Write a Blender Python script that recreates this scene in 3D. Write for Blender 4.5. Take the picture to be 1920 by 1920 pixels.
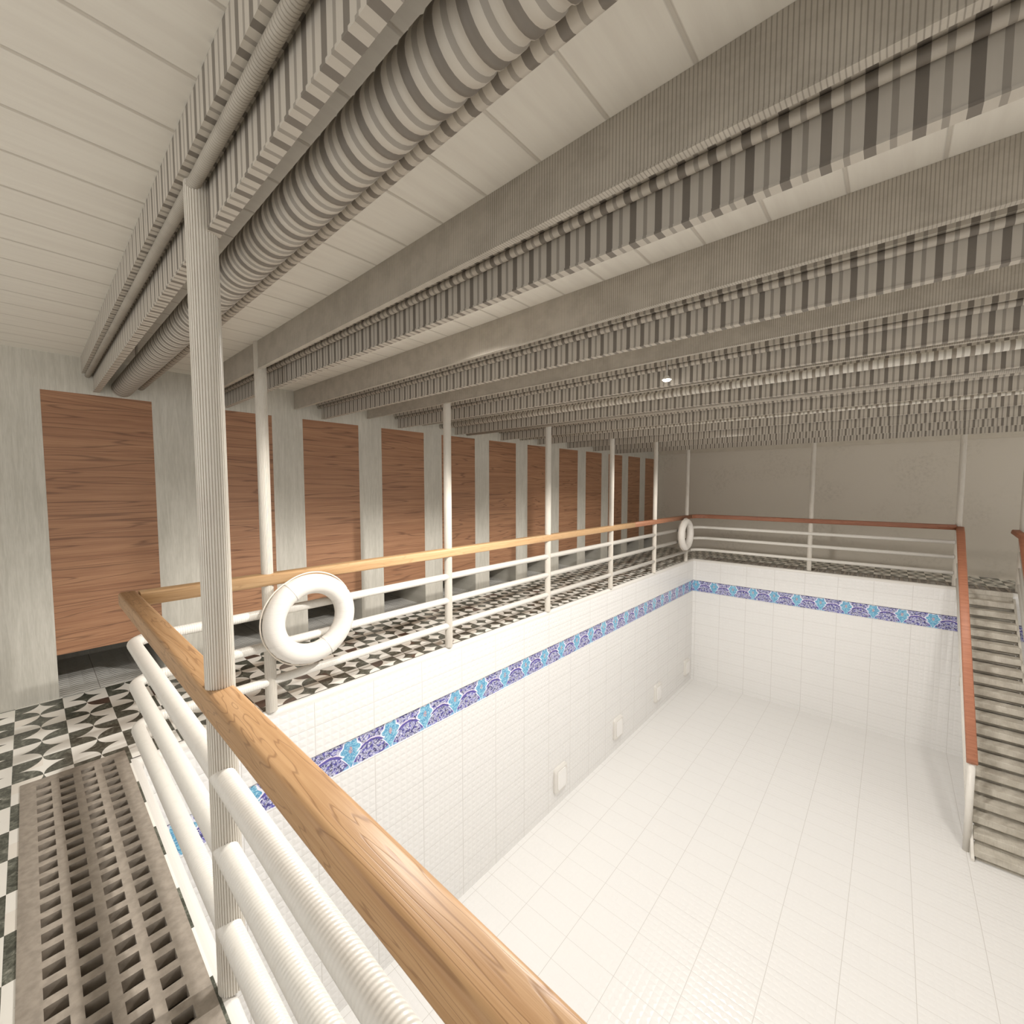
import bpy, bmesh, math, random
from mathutils import Vector, Matrix
random.seed(7)
PI = math.pi
scn = bpy.context.scene
COL = scn.collection
for o in list(bpy.data.objects):
    bpy.data.objects.remove(o)

# ------------------------------------------------------------------ camera
cam = bpy.data.cameras.new('camera')
cam.sensor_fit = 'HORIZONTAL'; cam.sensor_width = 36.0
cam.lens = 36.0 * 805.0 / 1920.0
cam.clip_start = 0.02; cam.clip_end = 100
camo = bpy.data.objects.new('camera', cam); COL.objects.link(camo)
camo.location = (0, 0, 1.7)
camo.rotation_euler = (PI / 2 - 0.05935, 0, 0.72487)
scn.camera = camo

# ------------------------------------------------------------------ world, exposure
w = bpy.data.worlds.new('world'); scn.world = w; w.use_nodes = True
w.node_tree.nodes['Background'].inputs[0].default_value = (1.0, 0.98, 0.955, 1)
w.node_tree.nodes['Background'].inputs[1].default_value = 1.25
scn.view_settings.view_transform = 'Standard'
scn.view_settings.look = 'None'
scn.view_settings.gamma = 1.0
scn.view_settings.use_curve_mapping = False
scn.view_settings.exposure = 0.0

WARM = (1.0, 0.968, 0.925)
def spot(name, loc, power, angle, blend=0.35, radius=0.06, rot=(0, 0, 0)):
    l = bpy.data.lights.new(name, 'SPOT'); l.energy = power; l.color = WARM
    l.spot_size = math.radians(angle); l.spot_blend = blend; l.shadow_soft_size = radius
    o = bpy.data.objects.new(name, l); COL.objects.link(o); o.location = loc
    o.rotation_euler = rot
    return o
LAMP = (-1.292, 3.195, 2.478)
spot('lamp_and_fill_light', (LAMP[0], LAMP[1], LAMP[2] - 0.02), 390, 152, 0.25, 0.04)
spot('lamp_and_fill_light', (-2.0, 1.62, 2.545), 185, 154, 0.4, 0.16)  # added fill with no lamp here, brightens the lower left wall and deck
spot('lamp_and_fill_light', (-1.9, 6.75, 2.545), 235, 154, 0.4, 0.12)  # added fill with no lamp here, lifts the farther left wall
spot('lamp_and_fill_light', (1.3, 5.85, 2.545), 230, 140, 0.5, 0.15)  # added fill with no lamp here, brightens the pool floor

# ------------------------------------------------------------------ node helper
class NT:
    def __init__(s, name):
        s.m = bpy.data.materials.new(name); s.m.use_nodes = True
        s.t = s.m.node_tree; s.b = s.t.nodes['Principled BSDF']
        g = s.n('ShaderNodeNewGeometry'); s.pos = g.outputs['Position']
        s.x = s.y = s.z = None
        sp = s.n('ShaderNodeSeparateXYZ'); s.l(s.pos, sp.inputs[0])
        s.x, s.y, s.z = sp.outputs
    def n(s, t): return s.t.nodes.new(t)
    def l(s, a, b): s.t.links.new(a, b)
    def put(s, v, sock):
        if isinstance(v, (int, float)): sock.default_value = v
        else: s.l(v, sock)
    def m_(s, op, a, b=0.0, c=0.0):
        n = s.n('ShaderNodeMath'); n.operation = op
        s.put(a, n.inputs[0]); s.put(b, n.inputs[1]); s.put(c, n.inputs[2])
        return n.outputs[0]
    def add(s, a, b): return s.m_('ADD', a, b)
    def sub(s, a, b): return s.m_('SUBTRACT', a, b)
    def mul(s, a, b): return s.m_('MULTIPLY', a, b)
    def mod(s, a, b=1.0): return s.m_('FLOORED_MODULO', a, b)
    def lt(s, a, b): return s.m_('LESS_THAN', a, b)
    def gt(s, a, b): return s.m_('GREATER_THAN', a, b)
    def mn(s, a, b): return s.m_('MINIMUM', a, b)
    def mx(s, a, b): return s.m_('MAXIMUM', a, b)
    def ab(s, a): return s.m_('ABSOLUTE', a)
    def fl(s, a): return s.m_('FLOOR', a)
    def vec(s, a, b, c=0.0):
        n = s.n('ShaderNodeCombineXYZ')
        s.put(a, n.inputs[0]); s.put(b, n.inputs[1]); s.put(c, n.inputs[2]); return n.outputs[0]
    def noise(s, v, scale, detail=4, rough=0.55, dist=0.0):
        n = s.n('ShaderNodeTexNoise'); s.l(v, n.inputs['Vector'])
        n.inputs['Scale'].default_value = scale; n.inputs['Detail'].default_value = detail
        n.inputs['Roughness'].default_value = rough; n.inputs['Distortion'].default_value = dist
        return n.outputs[0]
    def ss(s, v, a, b, o0=0.0, o1=1.0):
        n = s.n('ShaderNodeMapRange'); n.interpolation_type = 'SMOOTHSTEP'
        s.put(v, n.inputs[0]); s.put(a, n.inputs[1]); s.put(b, n.inputs[2])
        s.put(o0, n.inputs[3]); s.put(o1, n.inputs[4]); return n.outputs[0]
    def mix(s, f, a, b):
        n = s.n('ShaderNodeMix'); n.data_type = 'RGBA'
        s.put(f, n.inputs[0])
        for v, k in ((a, 6), (b, 7)):
            if isinstance(v, tuple): n.inputs[k].default_value = (*v, 1)
            else: s.l(v, n.inputs[k])
        return n.outputs[2]
    def ramp(s, f, stops):
        n = s.n('ShaderNodeValToRGB'); s.l(f, n.inputs[0]); e = n.color_ramp.elements
        while len(e) < len(stops): e.new(0.5)
        for i, (p, c) in enumerate(stops): e[i].position = p; e[i].color = (*c, 1)
        return n.outputs[0]
    def bump(s, h, strength=0.5, dist=0.01):
        n = s.n('ShaderNodeBump'); n.inputs['Strength'].default_value = strength
        n.inputs['Distance'].default_value = dist; s.l(h, n.inputs['Height'])
        s.l(n.outputs[0], s.b.inputs['Normal'])
    def done(s, color, rough=0.5, spec=0.5):
        if isinstance(color, tuple): s.b.inputs['Base Color'].default_value = (*color, 1)
        else: s.l(color, s.b.inputs['Base Color'])
        s.put(rough, s.b.inputs['Roughness']); s.b.inputs['Specular IOR Level'].default_value = spec
        return s.m

# ------------------------------------------------------------------ materials
PX0, PX1 = -3.45, 3.15        # pool edges
PY0, PY1 = 0.40, 10.35
PZ = -2.90
WX = -4.95                     # left wall face
RX = 4.65                      # right wall face
FY = 11.82                     # far wall face
BY = -2.4                      # near end of the deck
CZ = 2.74

def mat_deck():
    s = NT('deck_mosaic_tile')
    u = s.mul(s.add(s.x, 4.938), 1 / 0.2485); v = s.mul(s.sub(s.y, 0.117), 1 / 0.249)
    par = s.mod(s.add(s.fl(u), s.fl(v)), 2.0)
    a = s.mod(u); b = s.mod(v)
    a2 = s.sub(0.5, s.ab(s.sub(a, 0.5))); b2 = s.sub(0.5, s.ab(s.sub(b, 0.5)))
    d = s.m_('SQRT', s.add(s.m_('POWER', s.mul(a2, 1 / 0.514), 2.0), s.m_('POWER', s.mul(b2, 1 / 0.494), 2.0)))
    lobe = s.lt(d, 1.0)
    # parity 1 -> dark tile (dark lobes, white star)
    dark = s.sub(s.add(par, lobe), s.mul(2.0, s.mul(par, lobe)))   # xor
    dark = s.sub(1.0, dark)
    # marble per-lobe variation
    cell = s.vec(s.fl(s.mul(u, 2.0)), s.fl(s.mul(v, 2.0)), 0.0)
    wn = s.n('ShaderNodeTexWhiteNoise'); wn.noise_dimensions = '3D'; s.l(cell, wn.inputs['Vector'])
    rv = wn.outputs['Value']
    pv = s.vec(s.x, s.y, rv)
    n1 = s.noise(pv, 22, 6, 0.7, 1.2)
    n2 = s.noise(s.vec(s.x, s.y, s.mul(rv, 5.0)), 60, 5, 0.75)
    blk = s.ramp(s.add(s.mul(n1, 0.7), s.mul(n2, 0.35)), [(0.30, (0.026, 0.027, 0.021)), (0.50, (0.070, 0.073, 0.056)), (0.60, (0.17, 0.175, 0.14)), (0.72, (0.40, 0.39, 0.33))])
    brn = s.ramp(n1, [(0.3, (0.05, 0.035, 0.025)), (0.7, (0.16, 0.10, 0.075))])
    dk = s.mix(s.gt(rv, 0.93), blk, brn)
    wh = s.mix(s.mul(s.gt(rv, 0.82), 0.8), (0.88, 0.85, 0.78), (0.82, 0.76, 0.67))
    wh = s.mix(s.ss(n1, 0.5, 0.9, 0.0, 0.15), wh, (0.66, 0.58, 0.48))
    c = s.mix(dark, wh, dk)
    return s.done(c, 0.34, 0.5)

def mat_pooltile(name, ax):
    s = NT(name)
    if ax == 'x': u, v = s.y, s.z        # wall facing x
    elif ax == 'y': u, v = s.x, s.z
    else: u, v = s.x, s.y
    c = 0.0665
    off = 2.004 if ax == 'x' else -2.32
    uu = s.mul(s.sub(u, off), 1 / c); vv = s.mul(v, 1 / 0.0639) if ax != 'z' else s.mul(v, 1 / c)
    a = s.mod(uu); b = s.mod(vv)
    da = s.sub(0.5, s.ab(s.sub(a, 0.5))); db = s.sub(0.5, s.ab(s.sub(b, 0.5)))
    pyr = s.mn(s.mn(da, db), 0.34)
    # large tile joints
    ja = s.mod(s.mul(uu, 1 / 8.0)); jb = s.mod(s.mul(vv, 0.25))
    ja = s.sub(0.5, s.ab(s.sub(ja, 0.5))); jb = s.sub(0.5, s.ab(s.sub(jb, 0.5)))
    joint = s.mx(s.lt(ja, 0.0045), s.lt(jb, 0.006))
    s.bump(s.sub(pyr, s.mul(joint, 0.35)), 0.55 if ax != 'z' else 0.35, 0.016)
    col = s.mix(s.mul(joint, 0.55), (0.82, 0.805, 0.78), (0.46, 0.42, 0.38))
    return s.done(col, 0.28, 0.45)

def mat_band(name, ax):
    s = NT(name)
    u = s.y if ax == 'x' else s.x
    off = 1.78 if ax == 'x' else -1.385
    U = s.mul(s.sub(u, off), 1 / 0.40)
    V = s.mul(s.add(s.z, 0.757), 1 / 0.255)        # 0 bottom .. 1 top
    pu = s.ab(s.sub(s.mod(s.add(U, 0.5)), 0.5))   # 0 at motif centre, .5 between
    q = s.vec(u, s.z, 0.0)
    wv = s.noise(q, 26, 2, 0.5)
    wig = s.mul(s.sub(wv, 0.5), 0.35)
    # pointed medallion: four-lobed head, long tapering foot
    vv = s.sub(V, 0.62)
    ang = s.m_('ARCTAN2', vv, s.mul(pu, 1.6))
    rad = s.m_('SQRT', s.add(s.m_('POWER', s.mul(pu, 1 / 0.215), 2.0), s.m_('POWER', s.mul(vv, 1 / 0.34), 2.0)))
    head = s.sub(rad, s.mul(s.m_('COSINE', s.mul(ang, 6.0)), 0.13))
    tail = s.m_('DIVIDE', pu, s.add(s.m_('POWER', s.mx(V, 0.0), 1.2), 0.03))
    tail = s.add(s.mul(tail, 1.9), s.mul(s.gt(V, 0.45), 5.0))
    sh = s.add(s.mn(head, tail), s.mul(wig, 0.6))
    inside = s.lt(sh, 0.95); line = s.mul(s.gt(sh, 0.95), s.lt(sh, 1.14))
    # scrolled white tendrils on blue
    nA = s.noise(q, 19, 1, 0.4, 2.2); nB = s.noise(s.vec(u, s.z, 3.7), 30, 1, 0.4, 2.0)
    lA = s.ss(s.ab(s.sub(s.mod(s.mul(nA, 5.5)), 0.5)), 0.26, 0.12)
    lB = s.ss(s.ab(s.sub(s.mod(s.mul(nB, 4.0)), 0.5)), 0.18, 0.08)
    brk = s.ss(s.noise(q, 34, 1, 0.5), 0.38, 0.46)
    scroll = s.mul(s.mx(lA, s.mul(lB, 0.9)), brk)
    au = s.sub(0.5, pu)
    arc = s.m_('SQRT', s.add(s.m_('POWER', s.mul(au, 1 / 0.43), 2.0), s.m_('POWER', s.mul(V, 1 / 0.64), 2.0)))
    arc = s.add(arc, s.mul(wig, 0.3))
    arcl = s.mul(s.gt(arc, 1.03), s.lt(arc, 1.10)); rim = s.mul(s.gt(arc, 0.90), s.lt(arc, 1.03))
    ground = s.mix(s.ss(wv, 0.4, 0.6), (0.050, 0.045, 0.20), (0.12, 0.11, 0.44))
    c = s.mix(s.mul(scroll, 0.9), ground, (0.76, 0.77, 0.86))
    c = s.mix(rim, c, (0.11, 0.09, 0.36))
    c = s.mix(s.mul(arcl, 0.8), c, (0.84, 0.76, 0.84))
    blk = s.gt(s.noise(s.vec(u, s.z, 9.1), 42, 1, 0.5), 0.62)
    c = s.mix(s.mul(blk, 0.7), c, (0.06, 0.06, 0.09))
    corner = s.mul(s.lt(s.add(s.mul(V, 2.2), s.mul(pu, 2.0)), 0.40), s.gt(pu, 0.05))
    c = s.mix(s.mul(corner, 0.75), c, (0.25, 0.50, 0.72))
    cy = s.mix(s.ss(nA, 0.42, 0.6), (0.10, 0.33, 0.55), (0.22, 0.52, 0.68))
    cy = s.mix(s.mul(s.gt(s.noise(q, 90, 1, 0.5), 0.60), 0.6), cy, (0.70, 0.84, 0.9))
    core = s.m_('SQRT', s.add(s.m_('POWER', s.mul(pu, 1 / 0.045), 2.0), s.m_('POWER', s.mul(s.sub(V, 0.60), 1 / 0.12), 2.0)))
    cy = s.mix(s.mul(s.lt(core, 1.0), s.gt(s.noise(q, 110, 1, 0.5), 0.48)), cy, (0.62, 0.34, 0.32))
    c = s.mix(inside, c, cy)
    c = s.mix(line, c, (0.80, 0.80, 0.90))
    c = s.mix(s.gt(s.add(V, s.mul(wig, 0.1)), 0.955), c, (0.04, 0.04, 0.06))  # shadow of the lip above the band, put into the colour
    return s.done(c, 0.25, 0.5)

def mat_plaster(name, col, col2, ax='y'):
    s = NT(name)
    u = s.y if ax == 'y' else s.x
    g = s.noise(s.vec(s.mul(u, 14.0), s.mul(s.z, 0.9)), 2.2, 5, 0.6, 0.8)
    f = s.noise(s.vec(s.mul(u, 150.0), s.mul(s.z, 12.0)), 1.0, 2, 0.5)
    big = s.noise(s.pos, 2.2, 4, 0.65)
    k = s.add(s.mul(g, 0.5), s.add(s.mul(f, 0.25), s.mul(big, 0.25)))
    c = s.mix(s.ss(k, 0.36, 0.64), col, col2)
    s.bump(k, 0.12, 0.01)
    return s.done(c, 0.6, 0.3)

def mat_farwall():
    s = NT('far_wall_paint')
    a = s.noise(s.pos, 1.1, 3, 0.5); b = s.noise(s.pos, 16, 5, 0.7)
    k = s.mul(s.ss(a, 0.45, 0.65), s.ss(b, 0.42, 0.7))
    c = s.mix(s.mul(k, 0.5), (0.68, 0.625, 0.535), (0.50, 0.455, 0.38))
    return s.done(c, 0.6, 0.3)

def mat_wood(name, axis, cols, sc=1.0, planks=None, line=0.55):
    s = NT(name)
    ax = {'x': s.x, 'y': s.y, 'z': s.z}
    L = ax[axis]
    oth = [ax[k] for k in 'xyz' if k != axis]
    A, B = oth
    if planks:
        pk = s.fl(s.mul(s.z, 1 / planks)); seed = s.mul(pk, 7.31)
        seed = s.add(seed, s.mul(s.fl(s.mul(s.y, 1 / 0.9845)), 3.17))
    else: seed = 0.0
    Lc = s.add(s.mul(L, 0.055 if planks else 0.10), seed)
    v1 = s.vec(Lc, A, B)
    n0 = s.noise(v1, 5.0 * sc, 3, 0.5, 0.3)
    rings = s.mod(s.mul(n0, 16.0))
    rings = s.ab(s.sub(rings, 0.5))
    r = s.ss(rings, 0.0, 0.13, 1.0, 0.0)
    fib = s.noise(s.vec(s.add(s.mul(L, 3.0), seed), s.mul(A, 120.0), s.mul(B, 120.0)), 1.0, 3, 0.6)
    fine = s.noise(s.vec(s.mul(Lc, 2.0), s.mul(A, 6.0), s.mul(B, 6.0)), 4.0 * sc, 4, 0.6)
    k = s.add(s.mul(fib, 0.45), s.mul(fine, 0.55))
    c = s.mix(s.ss(k, 0.35, 0.65), cols[0], cols[1])
    c = s.mix(s.mul(r, line), c, cols[2])
    if planks:
        jz = s.mod(s.mul(s.z, 1 / planks)); jz = s.sub(0.5, s.ab(s.sub(jz, 0.5)))
        c = s.mix(s.mul(s.lt(jz, 0.008), 0.45), c, cols[2])
    s.bump(s.add(fib, s.mul(r, -0.5)), 0.12, 0.004)
    return s.done(c, 0.42, 0.4)

def mat_ceiling():
    s = NT('ceiling_boards')
    a = s.mod(s.mul(s.add(s.x, 4.786), 1 / 0.2435)); a = s.sub(0.5, s.ab(s.sub(a, 0.5)))
    j = s.ss(a, 0.012, 0.035, 1.0, 0.0)
    n = s.noise(s.vec(s.mul(s.x, 12.0), s.y), 2.0, 4, 0.6)
    c = s.mix(s.ss(n, 0.3, 0.7), (0.80, 0.76, 0.675), (0.75, 0.705, 0.625))
    c = s.mix(s.mul(j, 0.42), c, (0.34, 0.29, 0.23))
    s.bump(s.mul(j, -1.0), 0.5, 0.006)
    return s.done(c, 0.55, 0.3)

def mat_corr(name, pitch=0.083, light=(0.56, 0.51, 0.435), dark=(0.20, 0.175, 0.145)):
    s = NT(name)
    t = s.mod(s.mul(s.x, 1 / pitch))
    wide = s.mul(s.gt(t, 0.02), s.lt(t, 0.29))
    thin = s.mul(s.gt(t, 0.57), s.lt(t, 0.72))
    k = s.mx(wide, s.mul(thin, 0.62))  # on the beams, shade of the unmodelled grooves put into the colour as stripes
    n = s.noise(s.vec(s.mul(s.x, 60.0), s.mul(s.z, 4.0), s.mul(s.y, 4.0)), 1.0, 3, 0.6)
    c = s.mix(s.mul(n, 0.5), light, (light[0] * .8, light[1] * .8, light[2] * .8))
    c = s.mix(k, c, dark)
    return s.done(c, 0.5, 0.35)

def mat_plainbeam():
    s = NT('plain_beam_paint')
    t = s.mod(s.mul(s.x, 1 / 0.0105)); k = s.ss(s.ab(s.sub(t, 0.5)), 0.30, 0.46)
    # the fine ribbing strengthens and fades along the beam
    m = s.ss(s.noise(s.vec(s.mul(s.x, 0.8), 0.0, 0.0), 1.4, 2, 0.5), 0.3, 0.6, 0.35, 0.9)
    n = s.noise(s.vec(s.x, s.mul(s.z, 1.0), s.y), 9, 5, 0.65)
    c = s.mix(s.ss(n, 0.35, 0.7), (0.50, 0.455, 0.385), (0.41, 0.37, 0.31))
    c = s.mix(s.mul(k, s.mul(m, 0.8)), c, (0.17, 0.145, 0.115))
    return s.done(c, 0.5, 0.35)

def mat_white(name='white_enamel', col=(0.74, 0.705, 0.64), rib=None, rough=0.3):
    s = NT(name)
    if rib:
        ax = {'x': s.x, 'y': s.y, 'z': s.z}[rib]
        s.bump(s.m_('SINE', s.mul(ax, 2 * PI / 0.0125)), 0.28, 0.0016)
    n = s.noise(s.pos, 30, 3, 0.6)
    c = s.mix(s.mul(s.ss(n, 0.5, 0.75), 0.3), col, (col[0] * .85, col[1] * .83, col[2] * .80))
    return s.done(c, rough, 0.5)

def mat_post():
    s = NT('fluted_post_enamel')
    n = s.noise(s.vec(s.mul(s.x, 1.0), s.mul(s.y, 1.0), s.mul(s.z, 0.4)), 14, 3, 0.6)
    c = s.mix(s.mul(s.ss(n, 0.45, 0.75), 0.35), (0.68, 0.635, 0.56), (0.52, 0.46, 0.395))
    return s.done(c, 0.35, 0.45)

def mat_niche():
    s = NT('niche_floor_tile')
    u = s.mul(s.y, 1 / 0.085); v = s.mul(s.x, 1 / 0.05)
    a = s.mod(u); b = s.mod(s.add(v, s.mul(s.m_('SINE', s.mul(a, PI)), 0.35)))
    h = s.mul(s.m_('SINE', s.mul(a, PI)), s.m_('SINE', s.mul(b, PI)))
    j = s.mod(s.mul(u, 0.25)); j = s.lt(s.sub(0.5, s.ab(s.sub(j, 0.5))), 0.008)
    s.bump(h, 0.45, 0.012)
    c = s.mix(s.mul(j, 0.7), (0.80, 0.775, 0.72), (0.30, 0.27, 0.23))
    return s.done(c, 0.25, 0.5)

def simple(name, col, rough=0.5, ns=0.0, scale=20.0, metal=0.0):
    s = NT(name)
    if ns:
        n = s.noise(s.pos, scale, 4, 0.6)
        c = s.mix(s.ss(n, 0.3, 0.7), col, tuple(v * (1 - ns) for v in col))
    else: c = col
    s.b.inputs['Metallic'].default_value = metal
    return s.done(c, rough, 0.4)

def mat_concrete():
    s = NT('stair_concrete')
    n = s.noise(s.pos, 7, 5, 0.65); f = s.noise(s.vec(s.mul(s.x, 90.0), s.mul(s.y, 8.0), s.mul(s.z, 8.0)), 1.0, 2, 0.5)
    c = s.mix(s.ss(n, 0.35, 0.7), (0.60, 0.56, 0.48), (0.46, 0.42, 0.35))
    c = s.mix(s.mul(s.ss(f, 0.5, 0.7), 0.3), c, (0.40, 0.36, 0.30))
    return s.done(c, 0.6, 0.3)

M = dict(
    deck=mat_deck(), ptx=mat_pooltile('pool_tile_side', 'x'), pty=mat_pooltile('pool_tile_end', 'y'), ptz=mat_pooltile('pool_tile_floor', 'z'),
    bx=mat_band('ornamental_band_side', 'x'), by=mat_band('ornamental_band_end', 'y'),
    wall=mat_plaster('pale_limed_wall', (0.62, 0.59, 0.52), (0.50, 0.475, 0.41)),
    far=mat_farwall(), ceil=mat_ceiling(), corr=mat_corr('corrugated_beam_groove_shade'), plain=mat_plainbeam(),
    panel=mat_wood('panel_wood', 'y', ((0.42, 0.225, 0.122), (0.295, 0.142, 0.076), (0.095, 0.042, 0.025)), 0.8, 0.262, 0.5),
    oakx=mat_wood('oak_handrail_near', 'x', ((0.56, 0.34, 0.17), (0.44, 0.245, 0.11), (0.22, 0.105, 0.045)), 2.0, None, 0.55),
    oaky=mat_wood('oak_handrail_side', 'y', ((0.62, 0.40, 0.21), (0.52, 0.31, 0.15), (0.36, 0.20, 0.09)), 1.6, None, 0.35),
    mahx=mat_wood('mahogany_handrail', 'x', ((0.36, 0.155, 0.085), (0.27, 0.105, 0.058), (0.13, 0.045, 0.026)), 1.6, None, 0.4),
    oaky_dim=mat_wood('oak_handrail_side_dim', 'y', ((0.40, 0.19, 0.105), (0.30, 0.13, 0.07), (0.15, 0.06, 0.034)), 1.6, None, 0.4),  # same side handrail, with the dimmer far light put into its wood colour
    mahs=mat_wood('mahogany_stair_rail', 'x', ((0.48, 0.205, 0.115), (0.38, 0.145, 0.08), (0.22, 0.075, 0.045)), 1.4, None, 0.3),
    white=mat_white(), barx=mat_white('ribbed_bar_enamel_near', rib='x'), bary=mat_white('ribbed_bar_enamel_side', rib='y'),
    post=mat_post(), niche=mat_niche(), conc=mat_concrete(),
    grate=simple('grate_stone', (0.36, 0.31, 0.255), 0.55, 0.25, 30), dark=simple('trench_dark', (0.03, 0.028, 0.025), 0.8),
    trench=simple('trench_stone', (0.20, 0.17, 0.14), 0.7, 0.2, 20), pipe=mat_corr('striped_pipe_paint', 0.083, (0.74, 0.70, 0.62), (0.30, 0.26, 0.21)),
    coping=simple('coping_glaze', (0.74, 0.71, 0.66), 0.3), joint=simple('deck_joint', (0.10, 0.09, 0.08), 0.6),
    trim=simple('cream_trim', (0.66, 0.60, 0.50), 0.5, 0.08, 5),
    metal=simple('brushed_steel', (0.62, 0.57, 0.50), 0.22, 0.1, 40, 0.85),
    rope=simple('ring_rope', (0.74, 0.66, 0.56), 0.6),
    lens=simple('fitting_lens', (0.88, 0.86, 0.83), 0.2),
)
def lamp_mat():
    s = NT('lamp_diffuser'); s.b.inputs['Emission Color'].default_value = (1, 0.95, 0.88, 1)
    s.b.inputs['Emission Strength'].default_value = 16.0
    return s.done((0.9, 0.88, 0.84), 0.4)
M['lamp'] = lamp_mat()
def ring_mat():
    s = NT('life_ring_canvas')
    r = s.m_('SINE', s.mul(s.z, 2 * PI / 0.0085))
    s.bump(s.add(r, s.mul(s.noise(s.pos, 60, 3, 0.6), 2.0)), 0.12, 0.002)
    n = s.noise(s.vec(s.mul(s.x, 1.0), s.mul(s.y, 1.0), s.mul(s.z, 20.0)), 5, 3, 0.6)
    return s.done(s.mix(s.mul(s.ss(n, 0.5, 0.75), 0.35), (0.76, 0.72, 0.66), (0.64, 0.58, 0.50)), 0.45, 0.4)
M['ring'] = ring_mat()

# ------------------------------------------------------------------ mesh helpers
def box(bm, x0, x1, y0, y1, z0, z1, mi=0):
    vs = [bm.verts.new(p) for p in ((x0, y0, z0), (x1, y0, z0), (x1, y1, z0), (x0, y1, z0), (x0, y0, z1), (x1, y0, z1), (x1, y1, z1), (x0, y1, z1))]
    for f in ((0, 3, 2, 1), (4, 5, 6, 7), (0, 1, 5, 4), (1, 2, 6, 5), (2, 3, 7, 6), (3, 0, 4, 7)):
        bm.faces.new([vs[i] for i in f]).material_index = mi
def sweep(bm, pts, prof, closed=False, up=Vector((0, 0, 1)), cap=True, smooth=True):
    """sweep a 2-D profile (side, up) along pts with mitred joints"""
    n = len(pts); P = [Vector(p) for p in pts]; rings = []
    for i in range(n):
        if closed: a = (P[i] - P[i - 1]).normalized(); b = (P[(i + 1) % n] - P[i]).normalized()
        else:
            a = (P[i] - P[i - 1]).normalized() if i else (P[1] - P[0]).normalized()
            b = (P[i + 1] - P[i]).normalized() if i < n - 1 else a
        t = (a + b).normalized()
        side = t.cross(up)
        if side.length < 1e-4: side = t.cross(Vector((1, 0, 0)))
        side.normalize(); u2 = side.cross(t).normalized()
        k = 1 / max(0.35, t.dot(b))
        # mitre scaling along the in-plane direction of the bend
        bend = (b - a)
        ring = []
        for (s_, h_) in prof:
            v = side * s_ + u2 * h_
            if bend.length > 1e-5:
                d = bend.normalized(); v = v + d * (v.dot(d)) * (k - 1)
            ring.append(bm.verts.new(P[i] + v))
        rings.append(ring)
    m = len(prof)
    for i in range(n if closed else n - 1):
        r0, r1 = rings[i], rings[(i + 1) % n]
        for j in range(m):
            f = bm.faces.new((r0[j], r0[(j + 1) % m], r1[(j + 1) % m], r1[j])); f.smooth = smooth
    if cap and not closed:
        bm.faces.new(rings[0][::-1]); bm.faces.new(rings[-1])
def circ(r, n=16): return [(r * math.cos(2 * PI * i / n), r * math.sin(2 * PI * i / n)) for i in range(n)]
def rrect(w, h, r, n=4):
    pts = []
    for cx, cy, a0 in ((w / 2 - r, h / 2 - r, 0), (-w / 2 + r, h / 2 - r, 90), (-w / 2 + r, -h / 2 + r, 180), (w / 2 - r, -h / 2 + r, 270)):
        for i in range(n + 1):
            a = math.radians(a0 + 90 * i / n); pts.append((cx + r * math.cos(a), cy + r * math.sin(a)))
    return pts
def obj(name, bm, mats, parent=None, bevel=0.0, seg=2, smooth=False):
    bmesh.ops.recalc_face_normals(bm, faces=bm.faces)
    me = bpy.data.meshes.new(name); bm.to_mesh(me); bm.free()
    for m in (mats if isinstance(mats, (list, tuple)) else [mats]): me.materials.append(m)
    o = bpy.data.objects.new(name, me); COL.objects.link(o)
    if parent:
        o.parent = parent; o.matrix_parent_inverse = Matrix.Translation(-Vector(parent.location))
    if smooth:
        for p in me.polygons: p.use_smooth = True
    if bevel:
        b = o.modifiers.new('bevel', 'BEVEL'); b.width = bevel; b.segments = seg; b.limit_method = 'ANGLE'
    return o
def thing(name, label, cat, loc=(0, 0, 0), group=None):
    o = bpy.data.objects.new(name, None); COL.objects.link(o); o.location = loc
    o.empty_display_size = 0.1
    o['label'] = label; o['category'] = cat
    if group: o['group'] = group
    return o
def tag(o, label, cat, group=None):
    o['label'] = label; o['category'] = cat
    if group: o['group'] = group
    return o
def struct(name, bm, mats, **k):
    o = obj(name, bm, mats, **k); o['kind'] = 'structure'; return o
def B(*a):
    bm = bmesh.new(); box(bm, *a); return bm
ORD = ['first', 'second', 'third', 'fourth', 'fifth', 'sixth', 'seventh', 'eighth', 'ninth', 'tenth', 'eleventh', 'twelfth']

# ------------------------------------------------------------------ structure
CW = 0.045    # coping width taken from the deck
GX0, GX1 = -3.64, 1.80; GY0, GY1 = -0.10, 0.345         # near grate
HX0, HX1 = -3.25, 3.0; HY0, HY1 = 10.405, 10.775           # far grate
bm = bmesh.new()
def slab(x0, x1, y0, y1): box(bm, x0, x1, y0, y1, -0.16, 0.0)
slab(WX, PX0 - CW, GY0, PY1 + 3 * CW - 0.09)      # left deck strip beside the pool ... up to far coping
slab(WX, GX0, BY, GY0)
slab(GX0, RX, BY, GY0)
bm.free(); bm = bmesh.new()
# deck split so trench openings stay free
slab(WX, RX, BY, GY0)
slab(WX, GX0, GY0, PY0 - CW)
slab(GX1, RX, GY0, PY0 - CW)
slab(GX0, GX1, GY1, PY0 - CW)
slab(WX, PX0 - CW, PY0 - CW, PY1 + CW)
slab(PX1 + CW, RX, PY0 - CW, PY1 + CW)
slab(WX, RX, PY1 + CW, HY0)
slab(WX, HX0, HY0, HY1); slab(HX1, RX, HY0, HY1)
slab(WX, RX, HY1, FY)
struct('floor', bm, M['deck'])
# ceiling
struct('ceiling', B(WX - 0.25, RX + 0.2, BY - 0.2, FY + 0.2, CZ, CZ + 0.12), M['ceil'])
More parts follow.
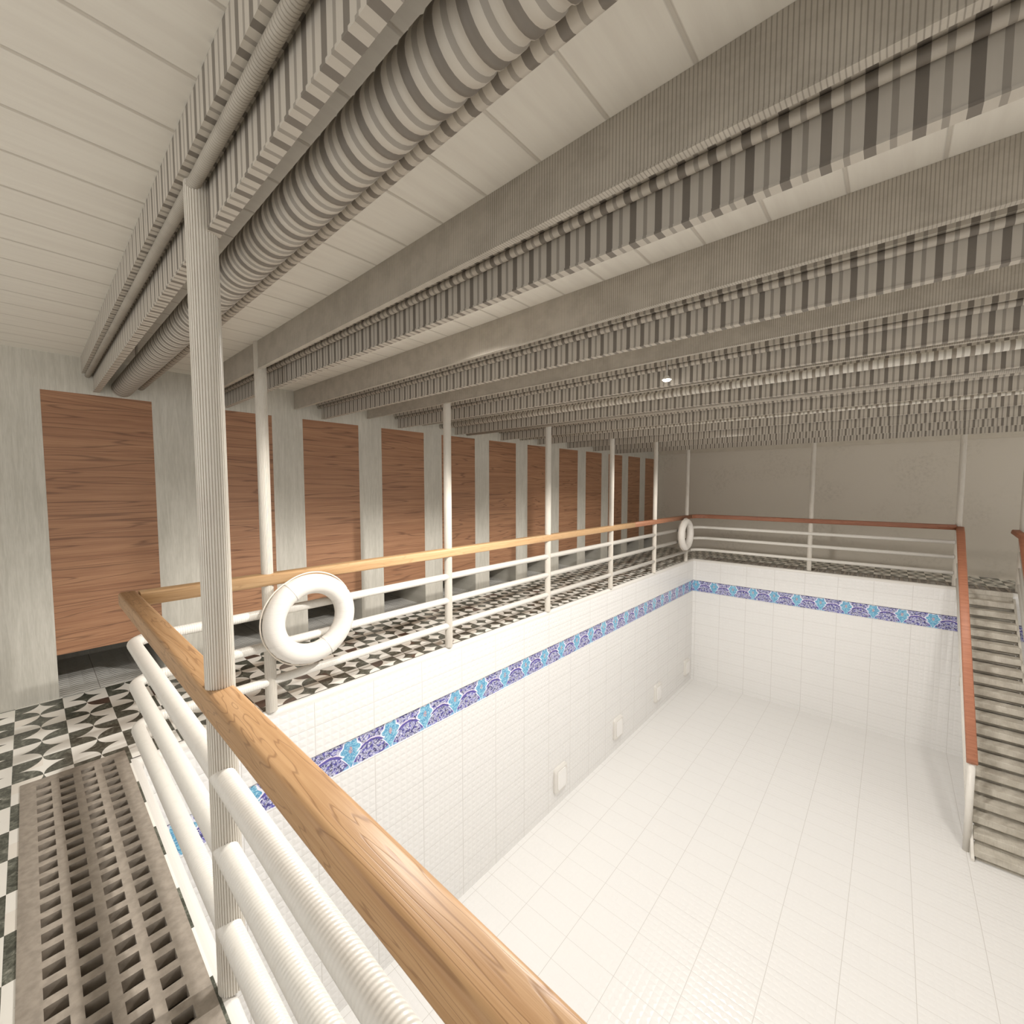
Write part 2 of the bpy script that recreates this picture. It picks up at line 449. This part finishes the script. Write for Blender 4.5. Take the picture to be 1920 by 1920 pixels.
# far, near and right walls
struct('wall_far', B(WX - 0.9, RX + 0.2, FY, FY + 0.2, -0.16, CZ), M['far'])
struct('trim_1', B(WX, RX, FY - 0.04, FY, 2.585, CZ), M['trim'])
# left wall: piers, header over the panels, foot niches under the panels
PY = [0.101 + 0.9845 * i for i in range(12)]; PW = 0.668
PZ0, PZ1 = 0.35, 2.45
ND = 1.10
bm = bmesh.new()
edges = [BY] + [v for p in PY for v in (p, p + PW)] + [FY]
for i in range(0, len(edges), 2):
    box(bm, WX - ND, WX, edges[i], edges[i + 1], 0.0, CZ, 0)
for p in PY:
    box(bm, WX - ND, WX, p, p + PW, PZ1, CZ, 0)
    box(bm, WX - ND - 0.1, WX - ND, p, p + PW, 0.0, PZ1, 0)
    # niche floor, tiled
    box(bm, WX - ND, WX, p, p + PW, -0.10, 0.002, 1)
struct('wall_left', bm, [M['wall'], M['niche']])
GP = 'tall wood panels along the left wall'
for i, p in enumerate(PY):
    o = obj('wood_panel', B(WX - 0.035, WX - 0.001, p, p + PW, PZ0, PZ1), M['panel'])
    tag(o, f'brown wood panel, {ORD[i]} from the near end of the left wall', 'wall panel', GP)

# ------------------------------------------------------------------ pool
pool = thing('swimming_pool', 'empty swimming pool lined with white relief tiles and a blue ornamental band', 'swimming pool', ((PX0 + PX1) / 2, (PY0 + PY1) / 2, PZ))
T = 0.10; BZ0, BZ1 = -0.757, -0.502; RC = 0.014
def basin(name, f, mat, p=pool): return obj(name, f, mat, p)
def wallseg(side, z0, z1, rec=0.0):
    bm = bmesh.new()
    if side == 'l': box(bm, PX0 - T, PX0 - rec, PY0 - T, PY1 + T, z0, z1)
    if side == 'r': box(bm, PX1 + rec, PX1 + T, PY0 - T, PY1 + T, z0, z1)
    if side == 'f': box(bm, PX0 - rec, PX1 + rec, PY1 + rec, PY1 + T, z0, z1)
    if side == 'n': box(bm, PX0 - rec, PX1 + rec, PY0 - T, PY0 - rec, z0, z1)
    return bm
for sd in 'lrfn':
    tm = M['ptx'] if sd in 'lr' else M['pty']; bmx = M['bx'] if sd in 'lr' else M['by']
    bm = bmesh.new()
    for z0, z1 in ((PZ - 0.1, BZ0), (BZ1, -0.05)):
        b2 = wallseg(sd, z0, z1); me = bpy.data.meshes.new('t'); b2.to_mesh(me); b2.free(); bm.from_mesh(me); bpy.data.meshes.remove(me)
    basin('basin_wall', bm, tm)
    o = basin('tile_band', wallseg(sd, BZ0, BZ1, RC), bmx); o['label'] = 'blue and turquoise ornamental tile band'
basin('basin_floor', B(PX0 - T, PX1 + T, PY0 - T, PY1 + T, PZ - 0.12, PZ), M['ptz'])
# coping: rounded white nosing all round
bm = bmesh.new()
prof = [(-CW / 2, -0.05), (-CW / 2, -0.001)]
for i in range(7):
    a = PI / 2 * (1 - i / 6); prof.append((CW / 2 - 0.035 + 0.035 * math.cos(a), -0.036 + 0.035 * math.sin(a)))
prof.append((CW / 2, -0.05))
h = CW / 2
sweep(bm, [(PX0 - h, PY0 - h, 0), (PX0 - h, PY1 + h, 0), (PX1 + h, PY1 + h, 0), (PX1 + h, PY0 - h, 0)], prof, closed=True, smooth=False)
o = basin('coping', bm, M['coping'])
# a thin dark joint between deck and coping is part of the basin edge
bm = bmesh.new()
box(bm, PX0 - CW - 0.007, PX0 - CW, PY0 - CW, PY1 + CW, -0.02, 0.001)
box(bm, PX0 - CW, PX1 + CW, PY1 + CW, PY1 + CW + 0.004, -0.02, 0.001)
basin('coping_joint', bm, M['joint'])
# square fittings low in the left pool wall
GF = 'square fittings low on the left pool wall'
FN = ['nearest to the camera', 'second from the camera', 'third from the camera', 'last before the far corner']
for i, y in enumerate((4.93, 6.67, 8.37, 10.02)):
    t = thing('pool_wall_fitting', f'white rounded square fitting low on the left pool wall, {FN[i]}', 'wall fitting', (PX0, y, -2.50), GF)
    bm = bmesh.new(); n = 5
    pr = rrect(0.30, 0.37, 0.05, 5)
    for (s0, d0, s1, d1) in ((1.0, 0.0, 1.0, 0.03), (1.0, 0.03, 0.86, 0.045)):
        a = [bm.verts.new((PX0 + d0, y + p[0] * s0, -2.5 + p[1] * s0)) for p in pr]
        b = [bm.verts.new((PX0 + d1, y + p[0] * s1, -2.5 + p[1] * s1)) for p in pr]
        for j in range(len(pr)): bm.faces.new((a[j], a[(j + 1) % len(pr)], b[(j + 1) % len(pr)], b[j]))
    bm.faces.new(b)
    bmesh.ops.remove_doubles(bm, verts=bm.verts, dist=1e-5)
    obj('frame', bm, M['coping'], t)
    bm = bmesh.new(); pr = rrect(0.20, 0.27, 0.03, 4)
    a = [bm.verts.new((PX0 + 0.044, y + p[0], -2.5 + p[1])) for p in pr]; b = [bm.verts.new((PX0 + 0.052, y + p[0], -2.5 + p[1])) for p in pr]
    for j in range(len(pr)): bm.faces.new((a[j], a[(j + 1) % len(pr)], b[(j + 1) % len(pr)], b[j]))
    bm.faces.new(b); bm.faces.new(a[::-1])
    obj('cover', bm, M['lens'], t)

# ------------------------------------------------------------------ grates in the deck
def grate(name, label, x0, x1, y0, y1, px, py, slx, sly, mx, my, depth=0.06):
    t = thing(name, label, 'floor grate', ((x0 + x1) / 2, (y0 + y1) / 2, 0))
    bm = bmesh.new(); zt, zb = 0.004, 0.004 - depth
    ys = []; y = y0 + my
    while y + sly < y1 - 0.005: ys.append(y); y += py
    xs = []; x = x0 + mx
    while x + slx < x1 - 0.01: xs.append(x); x += px
    e = y0
    for y in ys: box(bm, x0, x1, e, y, zb, zt); e = y + sly
    box(bm, x0, x1, e, y1, zb, zt)
    for y in ys:
        e = x0
        for x in xs: box(bm, e, x, y, y + sly, zb, zt); e = x + slx
        box(bm, e, x1, y, y + sly, zb, zt)
    obj('slotted_cover', bm, M['grate'], t)
    obj('trench', B(x0, x1, y0, y1, -0.16, (-0.062 if depth > 0.02 else -0.12)), M['trench' if depth > 0.02 else 'dark'], t)
    return t
grate('deck_grate', 'grey slotted grate set in the checkered deck at the near pool corner', GX0, GX1, GY0, GY1, 0.0870, 0.0895, 0.0520, 0.0570, 0.073, 0.061, 0.045)
grate('deck_grate', 'long dark slotted grate along the far pool edge', HX0, HX1, HY0, HY1, 0.118, 0.088, 0.084, 0.074, 0.03, 0.016, 0.007)

# ------------------------------------------------------------------ ceiling beams
CB = [0.40, 1.315, 2.285, 3.30, 4.29, 5.30, 6.29, 7.27, 8.26, 9.245]
GC = 'corrugated ceiling beams'
for i, yw in enumerate(CB):
    t = thing('corrugated_beam', f'striped corrugated ceiling beam meeting the left wall over the {ORD[i]} wood panel from the near end', 'ceiling beam', (0, yw, CZ), GC)
    y0 = yw - 0.065
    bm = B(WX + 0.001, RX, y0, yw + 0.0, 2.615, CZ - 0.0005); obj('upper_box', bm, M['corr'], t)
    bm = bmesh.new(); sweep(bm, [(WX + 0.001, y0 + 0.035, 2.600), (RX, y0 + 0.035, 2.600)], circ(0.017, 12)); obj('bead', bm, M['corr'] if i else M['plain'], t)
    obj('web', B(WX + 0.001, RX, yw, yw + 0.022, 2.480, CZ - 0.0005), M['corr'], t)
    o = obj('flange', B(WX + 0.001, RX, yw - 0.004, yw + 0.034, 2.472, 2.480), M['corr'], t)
PB = [1.14, 1.985, 2.86, 3.70, 4.60, 5.38]
PWH = ['joining the top of the second post, where the left railing starts', 'between the second and third corrugated beams, clear of any post', 'joining the top of the tall post after the first life ring', 'just beyond the beam behind the small ceiling lamp', 'joining the fourth tall post from the camera', 'farthest of the plain beams']
GPb = 'plain finely ribbed ceiling beams'
for i, yp in enumerate(PB):
    t = thing('plain_beam', f'plain finely ribbed ceiling beam {PWH[i]}', 'ceiling beam', (0, yp, CZ), GPb)
    if i == 5: yp = CB[5] + 0.04
    obj('web', B(WX + 0.001, RX, yp, yp + 0.02, 2.550, CZ - 0.0005), M['plain'], t)
    obj('flange', B(WX + 0.001, RX, yp - 0.004, yp + 0.024, 2.544, 2.550), M['plain'], t)

# ceiling pipes
def pipe(label, y, z, r, mat, ribs=0.0, n=24, group='pipes running along the ceiling'):
    t = thing('ceiling_pipe', label, 'pipe', (0, y, z), group)
    bm = bmesh.new(); x = WX + 0.001; pr = circ(1.0, n)
    if ribs:
        rings = []
        k = 0
        while x < RX:
            for dx, rr in ((0.0, r), (ribs * 0.30, r), (ribs * 0.36, r * 0.93), (ribs * 0.58, r * 0.93), (ribs * 0.62, r), (ribs * .80, r), (ribs * .83, r * .97), (ribs * .93, r * .97)):
                if x + dx < RX: rings.append([bm.verts.new((x + dx, y + p[0] * rr, z + p[1] * rr)) for p in pr])
            x += ribs; k += 1
        for a, b in zip(rings, rings[1:]):
            for j in range(n): bm.faces.new((a[j], a[(j + 1) % n], b[(j + 1) % n], b[j])).smooth = True
        bm.faces.new(rings[0][::-1]); bm.faces.new(rings[-1])
    else: sweep(bm, [(x, y, z), (RX, y, z)], circ(r, n))
    obj('tube', bm, mat, t)
    # hangers fixing the pipe to the ceiling
    for hx in (-4.2, -0.2, 2.4):
        obj('hanger', B(hx, hx + 0.03, y - 0.006, y + 0.006, z + r * 0.9, CZ - 0.001), M['plain'], t)
    return t
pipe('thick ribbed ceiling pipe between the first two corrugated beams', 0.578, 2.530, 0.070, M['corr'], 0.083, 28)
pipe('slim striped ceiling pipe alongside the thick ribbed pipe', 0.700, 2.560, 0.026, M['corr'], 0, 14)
pipe('pale shiny ceiling pipe just beyond the small lamp', 4.03, 2.563, 0.032, M['pipe'], 0, 16)
pipe('pale thin ceiling pipe farther away, under the fifth corrugated gap', 5.80, 2.52, 0.016, M['pipe'], 0, 12)
pipe('dark grey ceiling pipe in front of the fifth plain beam', 4.545, 2.505, 0.026, M['plain'], 0, 14)

# ceiling lamp
t = thing('ceiling_lamp', 'small round glowing lamp hanging in front of a striped beam over the pool', 'lamp', (LAMP[0], LAMP[1], 2.48))
bm = bmesh.new(); sweep(bm, [(LAMP[0], LAMP[1], 2.52), (LAMP[0], LAMP[1], 2.64), (LAMP[0], 3.2345, 2.655)], circ(0.004, 10)); obj('stem', bm, M['white'], t)
bm = bmesh.new(); bmesh.ops.create_cone(bm, cap_ends=True, segments=32, radius1=0.036, radius2=0.012, depth=0.030, matrix=Matrix.Translation((LAMP[0], LAMP[1], 2.508))); obj('lamp_shade', bm, M['white'], t)
bm = bmesh.new(); bmesh.ops.create_cone(bm, cap_ends=True, segments=32, radius1=0.024, radius2=0.028, depth=0.008, matrix=Matrix.Translation((LAMP[0], LAMP[1], 2.488))); o = obj('diffuser', bm, M['lamp'], t); o['label'] = 'glowing white diffuser'

# ------------------------------------------------------------------ railings
def post_bm(x, y, z0, z1, r=0.040, flutes=30):
    bm = bmesh.new(); pr = []
    for i in range(flutes):
        for k, rr in ((0.0, r), (0.60, r), (0.68, r * 0.92), (0.92, r * 0.92)):
            a = 2 * PI * (i + k) / flutes; pr.append((rr * math.cos(a), rr * math.sin(a)))
    a = [bm.verts.new((x + p[0], y + p[1], z0)) for p in pr]; b = [bm.verts.new((x + p[0], y + p[1], z1)) for p in pr]
    for j in range(len(pr)): bm.faces.new((a[j], a[(j + 1) % len(pr)], b[(j + 1) % len(pr)], b[j]))
    bm.faces.new(a[::-1]); bm.faces.new(b)
    return bm
ZH = 1.008; HH = 0.088; HWd = 0.098
ZB = (0.753, 0.500, 0.228); RB = 0.034
XL = -3.472; YN = 0.385; YF = 10.43; XS = 0.86
def arc(cx, cy, r, a0, a1, z, n=6):
    return [(cx + r * math.cos(math.radians(a0 + (a1 - a0) * i / n)), cy + r * math.sin(math.radians(a0 + (a1 - a0) * i / n)), z) for i in range(n + 1)]
HP = rrect(HWd, HH, 0.016, 3)
# near railing
near = thing('near_railing', 'white pipe railing with a broad oak handrail, closest to the camera', 'railing', (-1.5, YN, 0))
XE = 2.2
bm = bmesh.new(); sweep(bm, [(XL - 0.045, YN, ZH), (XE, YN, ZH)], rrect(0.086, HH, 0.016, 3)); o = obj('handrail', bm, M['oakx'], near); o['label'] = 'oak handrail'
for z in ZB:
    bm = bmesh.new(); sweep(bm, arc(XL + 0.12, YN + 0.12, 0.12, 225, 270, z, 6) + [(XE, YN, z)], circ(RB, 20)); obj('bar', bm, M['barx'], near)
for x in (-1.625, XE - 0.02):
    obj('post', post_bm(x, YN + 0.008, 0.0, CZ - 0.0005 if x < 0 else ZH - 0.04, 0.042, 34), M['post'], near)
# left railing with its curved far corner
RCn = 0.32
left = thing('side_railing', 'long white pipe railing with oak handrail along the left pool edge', 'railing', (XL, 5.0, 0))
bm = bmesh.new()
YJ = 7.2
sweep(bm, [(XL, YN + HWd / 2 + 0.001, ZH), (XL, YJ, ZH)], HP); o = obj('handrail', bm, M['oaky'], left); o['label'] = 'oak handrail'
bm = bmesh.new(); sweep(bm, [(XL, YJ, ZH), (XL, YF - RCn, ZH)], HP); o = obj('handrail', bm, M['oaky_dim'], left); o['label'] = 'far end of the oak handrail, dimmer light put into its colour'
for z in ZB:
    bm = bmesh.new(); sweep(bm, arc(XL + 0.12, YN + 0.12, 0.12, 225, 180, z, 6) + [(XL, YF - RCn, z)], circ(RB, 20)); obj('bar', bm, M['bary'], left)
for k in range(6):
    y = 1.163 + 1.745 * k
    obj('post', post_bm(XL, y, 0.0, CZ - 0.0005, 0.040, 30 if k < 2 else 20), M['post'], left)
# far railing
far = thing('far_railing', 'white pipe railing with dark red-brown handrail along the far pool edge', 'railing', (-1.3, YF, 0))
CXc, CYc = XL + RCn, YF - RCn
bm = bmesh.new(); sweep(bm, arc(CXc, CYc, RCn, 180, 90, ZH, 8) + [(XS - 0.03, YF, ZH)], HP); o = obj('handrail', bm, M['mahx'], far); o['label'] = 'dark red-brown handrail'
for z in ZB:
    bm = bmesh.new(); sweep(bm, arc(CXc, CYc, RCn, 180, 90, z, 8) + [(XS - 0.03, YF, z)], circ(RB * 0.95, 16)); obj('bar', bm, M['white'], far)
for x in (-1.21, XS):
    obj('post', post_bm(x, YF + 0.02, 0.0, CZ - 0.0005, 0.041, 20), M['post'], far)

# ------------------------------------------------------------------ staircase into the pool
SX0, SX1 = 0.93, 1.50
stair = thing('pool_staircase', 'steep narrow concrete staircase going down into the pool between two handrails', 'staircase', ((SX0 + SX1) / 2, 9.0, PZ))
NS = 20; RISE = 2.90 / 21; RUN = 0.1385
YT = PY1 - 0.001
for k in range(NS):
    z = -RISE * (k + 1); y1 = YT - RUN * k; y0 = y1 - RUN - 0.035
    bm = B(SX0 + 0.002, SX1 - 0.002, y0 + 0.075, y0 + 0.090, z - RISE - 0.004, z - 0.088)
    if k < NS - 1: obj('riser', bm, M['conc'], stair)
    else: bm.free()
    bm = B(SX0, SX1, y0, y1, z - 0.088, z)
    obj('tread', bm, M['conc'], stair, bevel=0.006)
bm = bmesh.new()
# sloping soffit closing the steps from behind
yA, zA = YT - 0.0, -RISE - 0.19; yB, zB = YT - RUN * NS, -RISE * (NS + 1) - 0.19
p = [(yA, zA), (yA, zA - 0.14), (yB - 0.0, PZ + 0.0005), (yB - 0.0, zB + 0.10)]
a = [bm.verts.new((SX0 + 0.02, q[0], max(q[1], PZ + 0.001))) for q in p]; b = [bm.verts.new((SX1 - 0.02, q[0], max(q[1], PZ + 0.001))) for q in p]
for j in range(4): bm.faces.new((a[j], a[(j + 1) % 4], b[(j + 1) % 4], b[j]))
bm.faces.new(a[::-1]); bm.faces.new(b)
obj('soffit', bm, M['conc'], stair)
obj('riser', B(SX0, SX1, YT - 0.012, YT, -0.14, -0.0755), M['conc'], stair)
obj('landing_edge', B(SX0, SX1, YT - 0.025, YT, -0.075, 0.002), M['conc'], stair, bevel=0.005)
def stringer(x0, x1):
    bm = bmesh.new(); e = 0.05
    p = [(YT, -RISE + e), (YT, -RISE - 0.22), (YT - RUN * (NS - 1), PZ + 0.0005), (YT - RUN * (NS + 0.5), PZ + 0.0005), (YT - RUN * (NS + 0.5), -RISE * (NS + 1.5) + e + 0.05)]
    a = [bm.verts.new((x0, *q)) for q in p]; b = [bm.verts.new((x1, *q)) for q in p]
    for j in range(5): bm.faces.new((a[j], a[(j + 1) % 5], b[(j + 1) % 5], b[j]))
    bm.faces.new(a[::-1]); bm.faces.new(b)
    return bm
obj('stringer', stringer(SX0 - 0.03, SX0), M['white'], stair, bevel=0.004)
obj('stringer', stringer(SX1, SX1 + 0.03), M['conc'], stair, bevel=0.004)
def stair_rail(x, label, xt, top=True):
    t = thing('stair_railing', label, 'railing', (x, 9.0, 0), 'handrails of the pool stairs')
    yb = 7.66; L = [(x, YF - 0.02, ZH - 0.01), (x, YF - 0.16, ZH - 0.10), (x, yb, ZH - (YF - yb) + 0.02)]
    if not top: L = [(x - 0.06, YF + 0.02, ZH - 0.03)] + L[1:]
    bm = bmesh.new(); sweep(bm, L, rrect(0.10, 0.07, 0.015, 3)); o = obj('handrail', bm, M['mahs'], t); o['label'] = 'red-brown handrail'
    dz = (YF - yb)
    for off in (0.27, 0.53, 0.79):
        bm = bmesh.new(); sweep(bm, [(x, YF - 0.06, ZH - 0.08 - off), (x, yb + 0.05, ZH - 0.08 - off - (YF - 0.06 - yb - 0.05))], circ(0.020, 12)); obj('bar', bm, M['white'], t)
    zb_ = ZH - dz + 0.0
    bm = bmesh.new(); sweep(bm, [(x, yb + 0.03, PZ + 0.001), (x, yb + 0.03, zb_ - 0.0)], circ(0.036, 20)); obj('post', bm, M['white'], t)
    bm = bmesh.new(); ym = 9.1; sweep(bm, [(x, ym, -(YF - ym) - 0.02 + 0.08), (x, ym, ZH - (YF - ym) - 0.03)], circ(0.024, 14)); obj('post', bm, M['white'], t)
    return t
stair_rail(0.875, 'stair railing with red-brown handrail on the pool side of the stairs', 0.9)
tr = stair_rail(1.555, 'stair railing with red-brown handrail on the right side of the stairs', 1.5, False)
# rail on the far deck right of the stairs
fr = thing('far_railing', 'short stretch of white railing with dark handrail right of the stair opening', 'railing', (2.4, YF, 0))
bm = bmesh.new(); sweep(bm, [(1.60, YF + 0.06, ZH), (PX1, YF + 0.06, ZH)], HP); obj('handrail', bm, M['mahx'], fr)
for z in ZB:
    bm = bmesh.new(); sweep(bm, [(1.60, YF + 0.06, z), (PX1, YF + 0.06, z)], circ(RB * 0.95, 16)); obj('bar', bm, M['white'], fr)
obj('post', post_bm(1.575, YF + 0.06, 0, CZ - 0.0005, 0.036, 20), M['post'], fr)

# ------------------------------------------------------------------ life rings
def life_ring(y, z, label, x=-3.362, R=0.272, r=0.076, rot=0.0):
    t = thing('life_ring', label, 'life ring', (x, y, z), 'life rings on the side railing')
    bm = bmesh.new(); n, m = 72, 28; V = []
    for i in range(n):
        a = 2 * PI * i / n; row = []
        for j in range(m):
            b = 2 * PI * j / m; q = R + r * math.cos(b)
            row.append(bm.verts.new((x + r * 0.98 * math.sin(b), y + q * math.cos(a), z + q * math.sin(a))))
        V.append(row)
    for i in range(n):
        for j in range(m):
            bm.faces.new((V[i][j], V[(i + 1) % n][j], V[(i + 1) % n][(j + 1) % m], V[i][(j + 1) % m])).smooth = True
    obj('ring_body', bm, M['ring'], t)
    bm = bmesh.new(); pts = []
    for i in range(96):
        a = 2 * PI * i / 96; q = R + r + 0.004 + 0.009 * abs(math.sin(2 * (a - 0.5)))
        pts.append((x - 0.012, y + q * math.cos(a), z + q * math.sin(a)))
    sweep(bm, pts, circ(0.0055, 8), closed=True, up=Vector((1, 0, 0))); obj('grab_rope', bm, M['rope'], t)
    for k in range(4):
        a0 = 0.5 + k * PI / 2 ; bm = bmesh.new(); rows = []
        for i in range(6):
            a = a0 + (i - 2.5) * 0.026; row = []
            for j in range(m):
                b = 2 * PI * j / m; q = R + (r + 0.0025) * math.cos(b)
                row.append(bm.verts.new((x + (r + 0.0025) * 0.98 * math.sin(b), y + q * math.cos(a), z + q * math.sin(a))))
            rows.append(row)
        for p, q in zip(rows, rows[1:]):
            for j in range(m): bm.faces.new((p[j], p[(j + 1) % m], q[(j + 1) % m], q[j])).smooth = True
        obj('strap', bm, M['ring'], t)
    return t
life_ring(1.430, 0.672, 'white life ring hanging on the near end of the side railing')
life_ring(9.55, 0.648, 'white life ring hanging near the far corner of the side railing')
